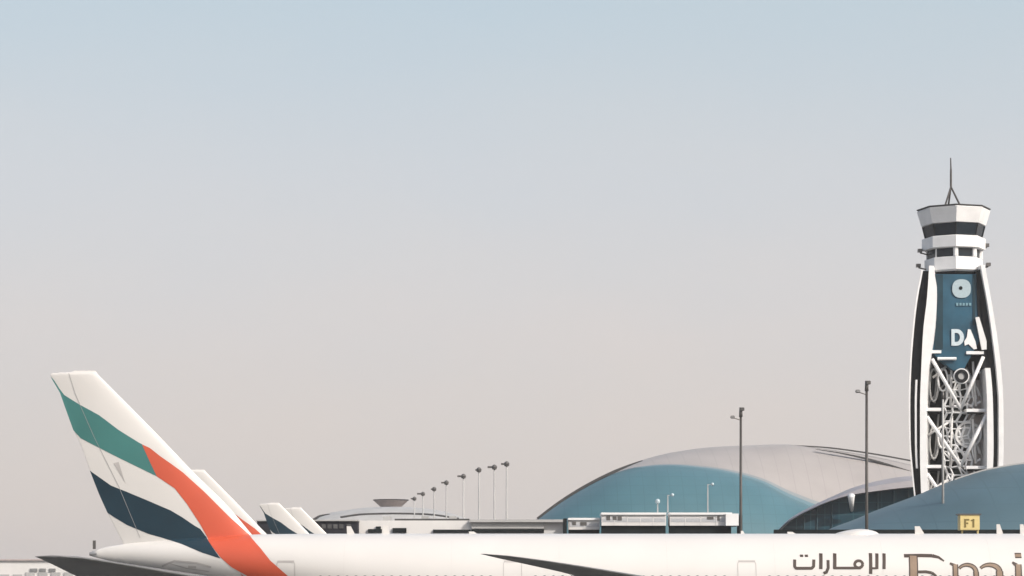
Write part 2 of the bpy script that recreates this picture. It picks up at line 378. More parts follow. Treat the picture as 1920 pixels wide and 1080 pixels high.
def strokes(bm, lst, off, k=1.0, d=0.0, mi=0):
    s = F/147.6
    for pts, wd in lst:
        pp = [SP(*q) for q in pts]
        f = (lambda t, w=wd: (w[0]+(w[1]-w[0])*t+d)/s) if isinstance(wd, tuple) else (wd+d)/s
        hug(bm, pp, f, off, (-1,), mi, half_fus, 0.05)
def arc(cx, cy, rx, ry, a0, a1, n=14):
    return [(cx+rx*math.cos(R(a0+(a1-a0)*i/n)), cy-ry*math.sin(R(a0+(a1-a0)*i/n))) for i in range(n+1)]
arabic = [([(1657.5,1037.5),(1657.5,1067)],6), ([(1644,1037.5),(1644,1067)],6), ([(1632,1037),(1632.5,1076)],6.2), ([(1632,1065.5),(1644,1065.5)],4),
    (arc(1610,1058,7.4,6.6,0,360,24),5.4), ([(1614,1065),(1563,1065)],5), ([(1565,1037.5),(1565,1067)],6.4),
    ([(1552.5,1050),(1552.8,1065),(1549.5,1073),(1544,1075)],5.6), ([(1539,1037.5),(1539,1067)],6.4),
    ([(1490,1049),(1490,1062),(1492.5,1065.5),(1522,1065.5),(1525.5,1062),(1526,1049)],5.6), ([(1500,1042),(1506,1042)],4.4), ([(1509,1042),(1515,1042)],4.4)]
bm = bmesh.new(); strokes(bm, arabic, 0.014)
extras.append(obj('arabic_lettering', bm, M['ink'], fus, recalc=False))
latin = [([(1712,1042),(1712,1108)],17), ([(1695,1042),(1728,1041.5),(1748,1042)],6.5), ([(1748,1042),(1760,1045),(1770,1052)],(7,3)),
    ([(1716,1072.5),(1736,1072),(1747,1074)],5.5), ([(1747,1074),(1754,1079),(1759,1086)],(6,3)), ([(1700,1108),(1740,1109),(1762,1104),(1774,1092)],6),
    ([(1781,1056),(1791,1061)],(4,7)), ([(1791,1058),(1791,1110)],11),
    (arc(1813,1073,17,14,150,0),(6,10)), ([(1830,1072),(1831,1110)],11),
    (arc(1855,1072,19,13,150,0),(6,12)), ([(1874,1071),(1875,1110)],14),
    ([(1898,1054),(1906,1060)],(4,8)), ([(1909,1058),(1909,1110)],13), ([(1903,1041.5),(1915,1041.5)],10),
    ([(1931,1057),(1940,1061),(1940,1110)],11), (arc(1957,1075,14,15,160,45),(6,10)),
    (arc(1995,1085,17,22,0,360,26),9), ([(2013,1060),(2014,1110)],11), ([(2040,1044),(2040,1100),(2052,1109)],11), ([(2030,1062),(2054,1062)],5),
    (arc(2082,1086,16,22,0,320,26),9), ([(2068,1086),(2096,1086)],5), (arc(2124,1074,12,11,30,270),8), (arc(2122,1098,12,12,90,-150),8)]
bm = bmesh.new(); strokes(bm, latin, 0.012); strokes(bm, [l for l in latin if (max(l[1]) if isinstance(l[1], tuple) else l[1]) > 8], 0.020, 1, -4.5, 1)
extras.append(obj('latin_lettering', bm, [M['ink'], M['gold']], fus, recalc=False))
# aerials and the low radome on the fuselage's spine
for xp, h_, c_ in ((656,0.50,0.42),(723,0.55,0.40),(886,0.18,0.5),(1392,0.22,0.22),(1483,0.16,0.5),(1722,0.50,0.5),(1873,0.62,0.34),(1917,0.62,0.34)):
    X = (xp-960)/F*Y0; zt = f_top(X)-0.05; bm = bmesh.new()
    v = [bm.verts.new(c) for c in ((X-c_*.4,Y0-.05,zt),(X+c_*.75,Y0-.05,zt),(X+c_*.75,Y0+.05,zt),(X-c_*.4,Y0+.05,zt),(X-c_*.45,Y0-.03,zt+h_),(X+c_*.15,Y0-.03,zt+h_),(X+c_*.15,Y0+.03,zt+h_),(X-c_*.45,Y0+.03,zt+h_))]
    for f in ((0,1,2,3),(4,5,6,7),(0,1,5,4),(1,2,6,5),(2,3,7,6),(3,0,4,7)): bm.faces.new([v[i] for i in f])
    extras.append(obj('aerial', bm, M['white'], fus))
bm = bmesh.new(); rx0, rx1 = SX(1566, Y0), SX(1648, Y0); rows = []
for i in range(17):
    u = i/16; x = rx0+(rx1-rx0)*u; h_ = 0.36*math.sin(math.pi*u)**0.7*(0.55+0.45*u); wv = 0.75*math.sin(math.pi*u)**0.5+0.01
    rows.append([(x, Y0+wv*math.cos(R(180*j/12)), f_top(x)-0.12+(h_+0.12)*math.sin(R(180*j/12))) for j in range(13)])
grid(bm, rows); extras.append(obj('radome', bm, M['white'], fus, True))

# ---- further airliners ----
def children(o): return [c for c in bpy.data.objects if c.parent == o]
def copy_tree(o, parent=None, skip=()):
    c = o.copy(); COL.objects.link(c)
    if parent: c.parent = parent; c.matrix_parent_inverse = o.matrix_parent_inverse.copy()
    for ch in children(o):
        if ch not in skip: copy_tree(ch, c, skip)
    return c
skip = set(extras)
tip = le_z(ZT); src_kids = None
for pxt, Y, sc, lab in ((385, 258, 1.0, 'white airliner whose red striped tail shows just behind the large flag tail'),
                        (525, 340, 1.0, 'far airliner with a pointed tail, its green band painted dark as if shaded, left of the two small tails'),
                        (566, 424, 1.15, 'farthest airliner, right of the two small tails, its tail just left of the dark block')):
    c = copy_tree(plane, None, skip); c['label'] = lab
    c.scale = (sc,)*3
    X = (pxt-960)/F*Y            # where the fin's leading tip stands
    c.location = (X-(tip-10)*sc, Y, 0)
    if Y > 300:              # far tails' green band is coloured black, painting shade into it
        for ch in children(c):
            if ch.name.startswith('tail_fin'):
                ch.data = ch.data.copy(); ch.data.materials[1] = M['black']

# ================================================================== CONCOURSES
def shell(name, parent, cols, A_, B_, Yf, Yb, Ya, Yend, m_low, m_high, zend=0, strip=True):
    """cols px list; A_(px) silhouette y, B_(px) material boundary y"""
    lo, hi = bmesh.new(), bmesh.new(); rl, rh = [], []
    for c in cols:
        xb, _, zb = P(c, B_(c), Yb); xa, _, za = P(c, A_(c), Ya); x0 = (c-960)/F*Yf
        zb = min(zb, za-0.3)
        col = []
        for i in range(11):
            t = i/10; a = t*math.pi/2
            col.append((x0+(xb-x0)*(1-math.cos(a)), Yf+(Yb-Yf)*(1-math.cos(a)), zb*math.sin(a)**0.9 if t else 0))
        rl.append(col); ch = [col[-1]]
        for i in range(1, 15):
            t = i/14; ch.append((xb+(xa-xb)*t, Yb+(Ya-Yb)*t, zb+(za-zb)*math.sin(t*math.pi/2)))
        for i in range(1, 13):
            t = i/12; ch.append((xa, Ya+(Yend-Ya)*t, za*math.cos(t*math.pi/2)**0.6 if t < 1 else zend))
        rh.append(ch)
    grid(lo, rl); grid(hi, [r[1:] for r in rh], 0)
    if strip: grid(hi, [[q[0], tuple((q[0][k]+q[1][k])/2 for k in range(3))] for q in rh], 1); grid(hi, [[tuple((q[0][k]+q[1][k])/2 for k in range(3)), q[1]] for q in rh], 2)
    else: grid(hi, [r[:2] for r in rh], 0)
    a = obj('glass_wall', lo, m_low, parent, True); b = obj('roof', hi, [m_high, M['strip1'], M['strip2']], parent, True)
    return a, b
def ribbon(bm, pts, Y, wd, dep):
    """solid strip following picture points at distance Y; wd in px"""
    rows = []
    for i, (x, y) in enumerate(pts):
        a, b = pts[max(0, i-1)], pts[min(len(pts)-1, i+1)]; dx, dy = b[0]-a[0], b[1]-a[1]; ln = math.hypot(dx, dy); nx, ny = -dy/ln, dx/ln
        wi = wd[i] if isinstance(wd, (list, tuple)) else wd
        q0 = P(x-nx*wi/2, y-ny*wi/2, Y); q1 = P(x+nx*wi/2, y+ny*wi/2, Y)
        rows.append([q0, q1, (q1[0], Y+dep, q1[2]), (q0[0], Y+dep, q0[2])])
    v = grid(bm, rows, 0, True); bm.faces.new(v[0]); bm.faces.new(v[-1])
def sample(f, a, b, n): return [(a+(b-a)*i/n, f(a+(b-a)*i/n)) for i in range(n+1)]

# -- the big airfoil concourse
A1 = curve([(900,1150),(925,1080),(960,1020),(985,992),(1010,972),(1050,942),(1100,911),(1150,886),(1200,866),(1260,850),(1330,840),(1400,836),(1470,834),(1560,844),(1620,853),(1700,870),(1800,900),(1900,950)])
B1 = curve([(900,1151),(925,1081),(960,1021),(985,993),(1010,973),(1050,943.5),(1100,913),(1150,889),(1195,877),(1250,873),(1330,880),(1380,890),(1430,906),(1480,932),(1540,957),(1600,978),(1700,992),(1900,1010)])
conc = thing('concourse', 'long rounded terminal with blue glass front and beige curved roof behind the tall lamp mast', 'terminal', (110, 640, 0))
shell('concourse', conc, list(np.linspace(905, 1895, 120)), A1, B1, 590, 625, 665, 760, M['tint'], M['roof'])
bm = bmesh.new(); ribbon(bm, sample(lambda x: A1(x)-1.2, 1008, 1205, 30), 623, [5.0]*22+[5.0*(1-i/9)+0.3 for i in range(9)], 2.0); obj('roof_edge', bm, M['edge'], conc)
bm = bmesh.new(); e1 = curve([(1470,834),(1540,838),(1620,848),(1700,862),(1760,874)]); ribbon(bm, sample(e1, 1470, 1760, 20), 660, [0.5+0.3*min(i,6) for i in range(21)], 1.0); obj('ridge_beam', bm, M['edge'], conc)
bm = bmesh.new(); e2 = curve([(1530,842),(1580,850),(1640,864),(1705,884),(1760,904)]); ribbon(bm, sample(e2, 1530, 1760, 20), 652, [0.4+0.35*min(i,9) for i in range(21)], 1.0); obj('ridge_beam', bm, M['edge'], conc)

# -- its annex: overhanging roof and recessed dark glass
ann = thing('annex', 'lower arched terminal wing with dark recessed glass under a grey roof edge', 'terminal', (70, 540, 0))
U = curve([(1450,1003),(1480,973),(1520,950),(1560,931),(1600,914),(1640,903),(1700,893),(1760,890),(1850,896),(1900,910)])
L = curve([(1450,1005),(1480,977),(1520,955),(1560,938),(1600,927),(1640,921),(1700,914),(1760,910),(1850,915),(1900,925)])
bm = bmesh.new(); rows = []
for c in np.linspace(1451, 1898, 60):
    a = P(c, U(c), 528); b = P(c, L(c), 520)
    fr = lambda Y: (c-960)/F*Y+(Y-520)*0.05
    rows.append([(fr(528), 528, b[2]), (b[0], 520, b[2]), (a[0], 520.6, (a[2]+b[2])/2+0.1), a, (fr(560), 560, a[2]+1), (fr(588), 588, a[2]-3), (fr(588), 588, b[2]-4)])
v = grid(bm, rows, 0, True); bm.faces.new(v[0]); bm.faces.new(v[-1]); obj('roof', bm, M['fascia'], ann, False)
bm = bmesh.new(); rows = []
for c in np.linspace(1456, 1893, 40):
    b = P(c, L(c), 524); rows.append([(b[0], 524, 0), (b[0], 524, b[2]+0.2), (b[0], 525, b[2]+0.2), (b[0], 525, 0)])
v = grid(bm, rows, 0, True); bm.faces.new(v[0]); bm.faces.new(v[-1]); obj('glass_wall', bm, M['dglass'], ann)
bm = bmesh.new(); tube(bm, P(1596, 929, 519), P(1597, 958, 522), 0.75, 0.28, 12); obj('roof_strut', bm, M['twhite'], ann, True)
bm = bmesh.new()
for c in (1508, 1532, 1560, 1646, 1676, 1704):
    a = P(c, 1000, 523.8); b = P(c, L(c)+3, 523.8); tube(bm, a, b, 0.12, 0.12, 6)
obj('mullion', bm, M['dome'], ann)

# -- near blue dome at the right edge
D = curve([(1535,1003),(1560,990),(1600,975),(1640,958),(1680,943),(1720,928),(1760,911),(1800,896),(1850,881),(1920,869),(2000,862),(2100,860),(2250,872),(2400,905),(2500,960)])
dome = thing('domed_concourse', 'low blue grey curved roof rising at the right edge in front of the control tower', 'terminal', (90, 430, 0))
bm = bmesh.new(); rows = []
for c in np.linspace(1536, 2490, 110):
    xa, _, za = P(c, D(c), 440); col = [((c-960)/F*404, 404, 0)]
    for i in range(0, 17):
        t = i/16; q = 0.50+0.50*t; ang = math.asin(q)
        zz_ = za*q; yy = 440-36*math.cos(ang)**1.0/math.cos(math.asin(0.50))
        col.append(((c-960)/F*yy*(1) if False else xa-(xa-(c-960)/F*404)*(440-yy)/36, yy, zz_))
    for i in range(1, 9):
        t = i/8; col.append((xa, 440+28*t, za*math.cos(t*math.pi/2)**0.6 if t < 1 else 0))
    rows.append(col)
v = grid(bm, rows); bm.faces.new(v[0]); bm.faces.new(v[-1])
obj('roof', bm, M['dome'], dome, True)
bm = bmesh.new(); ribbon(bm, sample(lambda x: D(x)-0.6, 1790, 2480, 60), 438, 2.6, 1.5); obj('roof_edge', bm, M['cgrey'], dome)
bm = bmesh.new(); pbox(bm, 1452, 2400, 993, 1000, 402, 1.2, 0); obj('dark_fill', bm, M['dark_fill'], dome)  # near-black strip painting in shadow along the dome's foot
# -- low buildings behind the fuselage
gb = thing('terminal_building', 'long low white and grey building with wide windows above the fuselage', 'building', P(860, 1138, 492)[:2]+(0,))
bm = bmesh.new(); pbox(bm, 673, 1058, 976, 1000, 480, 24, 0); obj('wall', bm, M['conc'], gb)
bm = bmesh.new(); pbox(bm, 880, 1062, 974, 979, 478.6, 26); obj('parapet', bm, M['cgrey'], gb)
bm = bmesh.new(); pbox(bm, 884, 1020, 980, 991, 479.4, 0.55); obj('cladding_band', bm, M['cgrey'], gb)
for a_, b_, t_, u_ in ((690,716,992,999),(736,762,990,999),(812,882,993,999),(884,1020,992.5,999),(705,714,987,992)):
    bm = bmesh.new(); pbox(bm, a_, b_, t_, u_, 479.5, 0.4); f = obj('window', bm, M['dark_fill'], gb)
bm = bmesh.new(); pbox(bm, 740, 880, 972.5, 976, 481, 20); obj('roof_slab', bm, M['edge'], gb)
for a_ in (718, 790, 842): 
    bm = bmesh.new(); pbox(bm, a_, a_+14, 968, 972.4, 486, 4, P(0, 976, 486)[2]); obj('rooftop_unit', bm, M['cgrey'], gb)
db = thing('office_block', 'dark grey block with faint windows right of the small tails', 'building', P(620, 1138, 484)[:2]+(0,))
bm = bmesh.new(); pbox(bm, 482, 671, 977, 1000, 476, 22, 0); obj('wall', bm, M['dark'], db)
bm = bmesh.new(); pbox(bm, 480, 672, 974.5, 977, 475.5, 23); obj('parapet', bm, M['cgrey'], db)
for a_ in (603, 614, 625, 636, 650):
    bm = bmesh.new(); pbox(bm, a_, a_+8, 983, 991, 475.8, 0.3); obj('window', bm, mat('pane_%d' % a_, (0.06+0.05*random.random(),)*3, 0.2), db)

# -- fixed passenger bridges with a black block below painting in their shadow
def bridge(lab, a, b, t, u, Yb, wins, endcap=None):
    th = thing('passenger_bridge', lab, 'passenger bridge', P((a+b)/2, 1138, Yb+3)[:2]+(0,), 'passenger bridges in front of the big terminal')
    bm = bmesh.new(); pbox(bm, a, b, t+4, u, Yb, 6); obj('corridor', bm, M['conc'], th)
    bm = bmesh.new(); pbox(bm, a-0.6, b+0.6, t, t+4, Yb-0.4, 6.8); obj('roof', bm, M['twhite'], th)
    bm = bmesh.new(); pbox(bm, a+1, b-1, u, u+30, Yb+0.6, 5, 0); obj('under_shadow_block', bm, M['dark_fill'], th)  # near-black block, the bridge's shadow put into its colour
    bm = bmesh.new(); pbox(bm, a+2, b-2, (t+u)/2-1.5, (t+u)/2+5.5, Yb-0.06, 0.5); obj('glazing', bm, mat('bridge_pane', (0.42,0.43,0.45), 0.3), th)
    for (w0, w1, w2, w3) in wins:
        bm = bmesh.new(); pbox(bm, w0, w1, w2, w3, Yb-0.12, 0.5); obj('window', bm, M['lamp'], th)
    if endcap:
        bm = bmesh.new(); pbox(bm, *endcap, Yb-1.2, 7.5); obj('end_cabin', bm, M['twhite'], th)
    n = max(2, int((b-a)/24))
    for i in range(1, n):
        q = a+(b-a)*i/n; bm = bmesh.new(); pbox(bm, q-0.7, q+0.7, t+4.2, u, Yb-0.1, 0.3); obj('mullion', bm, M['conc'], th)
    return th
bridge('shortest low white passenger bridge, left end of the row under the glass front', 1066, 1125, 971, 993, 474, [(1073,1080,978,984.5),(1088,1100,979,985.5)])
bridge('long white passenger bridge with two dark windows, middle of the row', 1128, 1249, 961, 985.5, 470, [(1137,1144,967,975.5),(1149,1156,968,975),(1158,1166,968,976)])
bridge('white passenger bridge ending in a bright cabin beside the nearer left lamp mast', 1256, 1372, 961, 985.5, 470, [(1326,1338,969,974),(1345,1349.5,967,976)], (1361,1385,963,985.5))
bm = bmesh.new(); pbox(bm, 1056.5, 1063, 972, 1000, 472, 5, 0); obj1 = obj('lift_shaft', bm, M['dark_fill']); tag(obj1, 'narrow black shaft between the grey building and the shortest bridge', 'building')
bm = bmesh.new(); pbox(bm, 1386, 1392, 966, 1000, 474, 5, 0); obj1 = obj('lift_shaft', bm, M['dark_fill']); tag(obj1, 'narrow black shaft at the bright cabin end of the bridges', 'building')

# -- far left building
fb = thing('hangar', 'long low pale hangar on the left horizon behind the tailplane', 'building', P(0, 1138, 620)[:2]+(0,))
bm = bmesh.new(); pbox(bm, -320, 168, 1051, 1100, 620, 40, 0); obj('wall', bm, M['conc'], fb)
bm = bmesh.new(); pbox(bm, -323, 170, 1048.5, 1051, 619.4, 41.4); obj('parapet', bm, M['pinkc'], fb)
for i in range(-12, 7):
    bm = bmesh.new(); pbox(bm, 24*i, 24*i+17, 1073 if i > 1 else 1077, 1094, 619.7, 0.5); obj('hangar_door', bm, M['cgrey'], fb)
for i, (a_, b_) in enumerate(((56,70),(74,86),(92,104))):
    bm = bmesh.new(); pbox(bm, a_, b_, 1066, 1072, 619.7, 0.5); obj('window', bm, M['steel'], fb)

# -- distant low domed terminal and cup-shaped tower
fd = thing('distant_terminal', 'pale low domed terminal far off left of the row of lamp poles', 'terminal', P(725, 1138, 930)[:2]+(0,))
G = curve([(572,1010),(588,975),(605,966),(650,957),(700,951.5),(740,950.5),(790,953),(840,961),(880,974),(930,988),(960,1010)])
bm = bmesh.new(); rows = []
for c in np.linspace(573, 958, 60):
    xa, _, za = P(c, G(c), 930)
    rows.append([(xa, 900, 0)]+[(xa, 930-30*math.cos(a), za*(0.78+0.22*math.sin(a))) for a in np.linspace(0.05, math.pi-0.05, 14)]+[(xa, 960, 0)])
v = grid(bm, rows); bm.faces.new(v[0]); bm.faces.new(v[-1]); obj('roof', bm, M['cgrey'], fd, True)
bm = bmesh.new(); ribbon(bm, sample(curve([(635,970),(680,964),(740,962.5),(800,964),(860,972)]), 638, 860, 24), 894, 3.0, 3); obj('roof_edge', bm, M['edge'], fd)
bm = bmesh.new(); ribbon(bm, sample(curve([(585,976),(600,967),(620,963)]), 586, 618, 10), 898, [4,4,3.6,3.3,3,2.6,2.2,1.8,1.4,1,.6], 3); obj('roof_edge', bm, M['edge'], fd)
cup = thing('observation_tower', 'far pinkish tower with a wide flat cup top above the distant dome', 'tower', P(733, 1138, 1150)[:2]+(0,))
cx, cy, _ = P(733, 0, 1150); s_ = F/1150; Z = lambda y, Y=1150: CAM_Z+(HY-y)/F*Y
bm = bmesh.new(); lathe(bm, (cx, cy), [(19/s_,Z(951)),(22/s_,Z(948)),(28/s_,Z(943)),(32.5/s_,Z(938.5))], 24); obj('cabin', bm, M['pinkc'], cup)
bm = bmesh.new(); lathe(bm, (cx, cy), [(33.5/s_,Z(938.4)),(33.5/s_,Z(937)),(20/s_,Z(936.4))], 24); obj('roof', bm, M['dark'], cup)
bm = bmesh.new(); lathe(bm, (cx, cy), [(13/s_,0),(12/s_,Z(951.1))], 20); obj('shaft', bm, M['pinkc'], cup)

# ================================================================== LAMP MASTS
def mast(px_, py_, Y, lab, group, r=0.2, arm=True, zb=0.0, headr=0.5, name='lamp_mast', pm='mast'):
    x, y, z = P(px_, py_, Y)
    t = thing(name, lab, 'lamp mast', (x, y, zb), group)
    bm = bmesh.new(); tube(bm, (x, y, zb), (x, y, z-0.3), r*1.15, r*0.8, 12); obj('pole', bm, M[pm], t, True)
    bm = bmesh.new(); tube(bm, (x, y, z-1.0*headr*2.4), (x, y, z), r*1.25, r*1.0, 12); obj('head_bracket', bm, M['lamp'], t, True)
    if arm:
        # side arm with a floodlight, second floodlight facing right at the top
        az = z-1.45*r/0.2
        bm = bmesh.new(); tube(bm, (x, y, az-0.25), (x-1.05*r/0.2, y-0.2, az+0.05), 0.07, 0.07, 8); obj('arm', bm, M['lamp'], t)
        bm = bmesh.new(); box(bm, x-1.40*r/.2, x-0.85*r/.2, y-0.45, y+0.1, az-0.05, az+0.32*r/.2); bmesh.ops.bevel(bm, geom=bm.edges[:], offset=0.07, segments=2, affect='EDGES'); fl = obj('floodlight', bm, M['lamp'], t)
        bm = bmesh.new(); box(bm, x-1.34*r/.2, x-0.91*r/.2, y-0.47, y-0.452, az+0.02, az+0.24*r/.2); obj('lens', bm, M['steel'], fl)
        bm = bmesh.new(); box(bm, x-0.10, x+0.42, y-0.42, y-0.08, z-0.45, z-0.02); bmesh.ops.bevel(bm, geom=bm.edges[:], offset=0.05, segments=2, affect='EDGES'); fl = obj('floodlight', bm, M['lamp'], t)
        bm = bmesh.new(); box(bm, x+0.421, x+0.44, y-0.38, y-0.12, z-0.4, z-0.08); obj('lens', bm, M['steel'], fl)
    return t
mast(1389, 764, 318, 'tall dark lamp mast standing in front of the blue glass terminal', 'tall apron lamp masts', 0.19)
mast(1625, 714, 291, 'tallest dark lamp mast, left of the control tower', 'tall apron lamp masts', 0.19)
mast(1768, 735, 417, 'thin pale mast in front of the control tower on the blue dome', 'tall apron lamp masts', 0.2, False, 16.5, pm='cgrey')
for i, (a, b) in enumerate(((950,870),(927,876),(898,881),(869,893),(837,905),(814,917),(793,926),(777,935))):
    Y = 31.0*F/(HY-b)
    x, y, z = P(a, b, Y); desc = ['rightmost and tallest', 'second from the right', 'third from the right', 'fourth from the right', 'fifth from the right', 'sixth from the right', 'seventh from the right', 'leftmost and faintest'][i]
    t = thing('floodlight_pole', desc + ' of the distant row of round headed light poles', 'light pole', (x, y, 0), 'distant row of light poles')
    bm = bmesh.new(); tube(bm, (x, y, 0), (x, y, z), 0.26, 0.16, 8); obj('pole', bm, M['cgrey'], t, True)
    bm = bmesh.new(); lathe(bm, (x, y), [(0.2,z-0.55),(0.5,z-0.45),(0.62,z+0.1),(0.4,z+0.45),(0.1,z+0.6)], 12); obj('lamp_head', bm, M['lamp'], t)
    bm = bmesh.new(); sz = 0.9+0.5*math.sin(i*2.3); box(bm, x-0.5-0.8*sz, x-0.4, y-0.3, y+0.3, z-0.2, z+0.1+0.1*sz); obj('floodlight', bm, M['lamp'], t)

# little floodlights on the bridge roofs
for a, b, c, lab, h2 in ((1252,928,961,'thin roof lamp post where the two long bridges meet',True),(1233,940,961,'short roof lamp with bright round head left of the bridge joint',False),(1327,908,961,'taller roof lamp post with bright side head near the bridge cabin',True)):
    x, y, z = P(a, b, 474); zb = P(a, c, 474)[2]-0.02
    t = thing('roof_lamp', lab, 'roof lamp', (x, y, zb), 'lamps on the bridge roofs')
    bm = bmesh.new(); tube(bm, (x, y, zb), (x, y, z), 0.13, 0.10, 8); obj('pole', bm, M['cgrey'], t)
    bm = bmesh.new(); sx = 0.9 if h2 else 0
    bmesh.ops.create_uvsphere(bm, u_segments=12, v_segments=8, radius=0.5 if not h2 else 0.33)
    for v in bm.verts: v.co += Vector((x+sx, y-0.1, z))
    obj('lamp_head', bm, M['lens'], t, True)
    if h2:
        bm = bmesh.new(); tube(bm, (x, y, z-0.1), (x+sx, y, z), 0.06, 0.06, 6); obj('arm', bm, M['cgrey'], t)

# ================================================================== YELLOW STAND SIGN
sx0, sy0, sz0 = P(1800, 1138, 300); SY = 300
sg = thing('stand_sign', 'small yellow box sign with dark F1 above the fuselage at right', 'sign', P(1818, 1138, 300)[:2]+(0,))
bm = bmesh.new(); pbox(bm, 1800, 1837, 965.5, 994, SY, 1.6); bmesh.ops.bevel(bm, geom=bm.edges[:], offset=0.05, segments=2, affect='EDGES'); sb = obj('sign_box', bm, M['yellow'], sg)
bm = bmesh.new()
for a, b, c, d_ in ((1808,1811.5,973,989),(1811.5,1817.5,973,976),(1811.5,1815.5,979.5,982.5),(1823.5,1827,973,989),(1820.5,1823.5,974.5,977)):
    pbox(bm, a, b, c, d_, SY-0.03, 0.03)
obj('sign_text', bm, mat('sign_ink', (0.16,0.12,0.03), 0.6), sb)
bm = bmesh.new()
for q in (1804, 1833): tube(bm, P(q, 994, SY+0.8), (P(q, 0, SY+0.8)[0], SY+0.8, 0), 0.12, 0.12, 8)
obj('post', bm, M['yellow'], sg)
bm = bmesh.new(); pbox(bm, 1797, 1840, 963, 965.4, SY-0.1, 1.8); obj('sign_cap', bm, M['lamp'], sg)

# ================================================================== CONTROL TOWER
TY = 490.0
tw = thing('control_tower', 'tall curved control tower with white ribs, blue panel and lattice bracing', 'control tower', P(1792, 1138, TY)[:2]+(0,))
ts = F/TY; TZ = lambda y: CAM_Z+(HY-y)/F*TY; TX = lambda x: (x-960)/F*TY
L0 = curve([(1728,508),(1718,560),(1711,620),(1706,690),(1704,760),(1705,830),(1709,880),(1714,930),(1722,1000),(1732,1138),(1735,1177)], True)
L1 = curve([(1742,503),(1738,560),(1731,620),(1727,700),(1725,760),(1725,850),(1727,925),(1732,1000),(1742,1138),(1745,1177)], True)
L2 = curve([(1750,503),(1756,545),(1754,600),(1748,650),(1740,700),(1737,760),(1737,850),(1740,925),(1745,1000),(1752,1138),(1755,1177)], True)
R0 = curve([(1847,500),(1860,570),(1871,640),(1878,700),(1881.5,760),(1882,840),(1880,900),(1876,1000),(1868,1138),(1865,1177)], True)
R1 = curve([(1839,500),(1852,570),(1862,640),(1869,700),(1873,760),(1873,840),(1871,900),(1867,1000),(1858,1138),(1855,1177)], True)
R2 = curve([(1837,505),(1841,570),(1849,640),(1858,700),(1862,760),(1863,840),(1861,900),(1857,1000),(1849,1138),(1846,1177)], True)
R3 = curve([(1836,505),(1838,570),(1843,640),(1848,700),(1851,760),(1851,840),(1850,900),(1846,1000),(1840,1138),(1838,1177)], True)
def band(bm, fa, fb, y0, y1, d0, d1, n=36, bulge=0.0, tap=0.0):
    """solid strip of the tower between two outlines, drawn on its front plane; tap narrows the plan towards the back"""
    rows = []
    for i in range(n+1):
        y = y0+(y1-y0)*i/n; a, b = fa(y) if callable(fa) else fa, fb(y) if callable(fb) else fb
        k = bulge*math.sin(math.pi*min(1, max(0, (y-500)/677)))
        f0 = TY+d0-k; f1 = TY+d1+k; xa, _, z = P(a, y, f0); xb = P(b, y, f0)[0]; sh_ = tap*(f1-f0)
        rows.append([(xa, f0, z), (xb, f0, z), (xb+sh_, f1, z), (xa+sh_, f1, z)])
    v = grid(bm, rows, 0, True); bm.faces.new(v[0]); bm.faces.new(v[-1]); return bm
GY = 1177
fx = lambda f, k: (lambda y: f(y)+k)
TL, TR = 0.235, -0.12
obj('side_shell', band(bmesh.new(), fx(L0, 1.6), fx(L1, -0.2), 508, GY, -5.5, 5.5, bulge=1.2, tap=TL), M['tdark'], tw, True)
obj('outer_rib', band(bmesh.new(), L0, fx(L0, 2.6), 506, GY, -6.0, -4.6, bulge=1.2, tap=0.2), M['twhite'], tw)
obj('outer_rib', band(bmesh.new(), lambda y: L0(y)*0.45+L1(y)*0.55, lambda y: L0(y)*0.45+L1(y)*0.55+3.4, 712, 878, -6.1, -5.6, bulge=1.2), M['twhite'], tw)
obj('inner_rib', band(bmesh.new(), L1, L2, 498, GY, -6.6, 5.0, bulge=1.2, tap=TL), M['twhite'], tw)
obj('side_shell', band(bmesh.new(), fx(R2, 0.1), fx(R1, 0.1), 505, GY, -5.5, 5.5, bulge=1.2, tap=TR), M['tdark'], tw, True)
obj('outer_rib', band(bmesh.new(), R1, R0, 497, GY, -6.3, 5.0, bulge=1.2, tap=TR), M['twhite'], tw)
obj('inner_rib', band(bmesh.new(), R3, R2, 690, GY, -6.4, -2.0, bulge=1.2, tap=0.0), M['twhite'], tw)
obj('side_shell', band(bmesh.new(), fx(R3, -5), fx(R2, -0.2), 512, 690, -5.2, 5.2, bulge=1.0, tap=TR), M['tdark'], tw)
# blue panel hung on the upper front, tapering at its foot
bl = lambda y: L2(y)+0.3 if y < 660 else L2(y)+0.3+(y-660)*1.35
br = lambda y: min(R3(y)-5, 1836) if y < 640 else min(R3(y)-5, 1836)-(y-640)*0.55
pan = obj('blue_panel', band(bmesh.new(), bl, br, 514, 694, -4.9, -4.2, bulge=1.1), M['tblue'], tw)
def pf(y): return TY-4.9-1.1*math.sin(math.pi*min(1, max(0, (y-500)/677)))
bm = bmesh.new(); band(bm, lambda y: 1752.5, lambda y: 1768, 515, 655, -5.0, -4.3, bulge=1.1); obj('panel_margin', bm, mat('tower_dark_blue', (0.010,0.035,0.05), 0.5, 0, 0.2, 0.4, spec=0.2), pan)
obj('panel_margin', band(bmesh.new(), lambda y: 1824, lambda y: 1829, 515, 610, -5.0, -4.3, bulge=1.1), mat('tower_dark_blue2', (0.010,0.035,0.05), 0.5, 0, 0.2, 0.4, spec=0.2), pan)
def flat(bm, poly, dep=0.15, off=0.05):
    ys = [q[1] for q in poly]; yf = min(pf(y) for y in ys)-off
    a = [bm.verts.new(P(x, y, yf-dep)) for x, y in poly]; b = [bm.verts.new((q.co.x, yf, q.co.z)) for q in a]
    bm.faces.new(a); bm.faces.new(b)
    for i in range(len(a)): j = (i+1) % len(a); bm.faces.new((a[i], a[j], b[j], b[i]))
    return bm
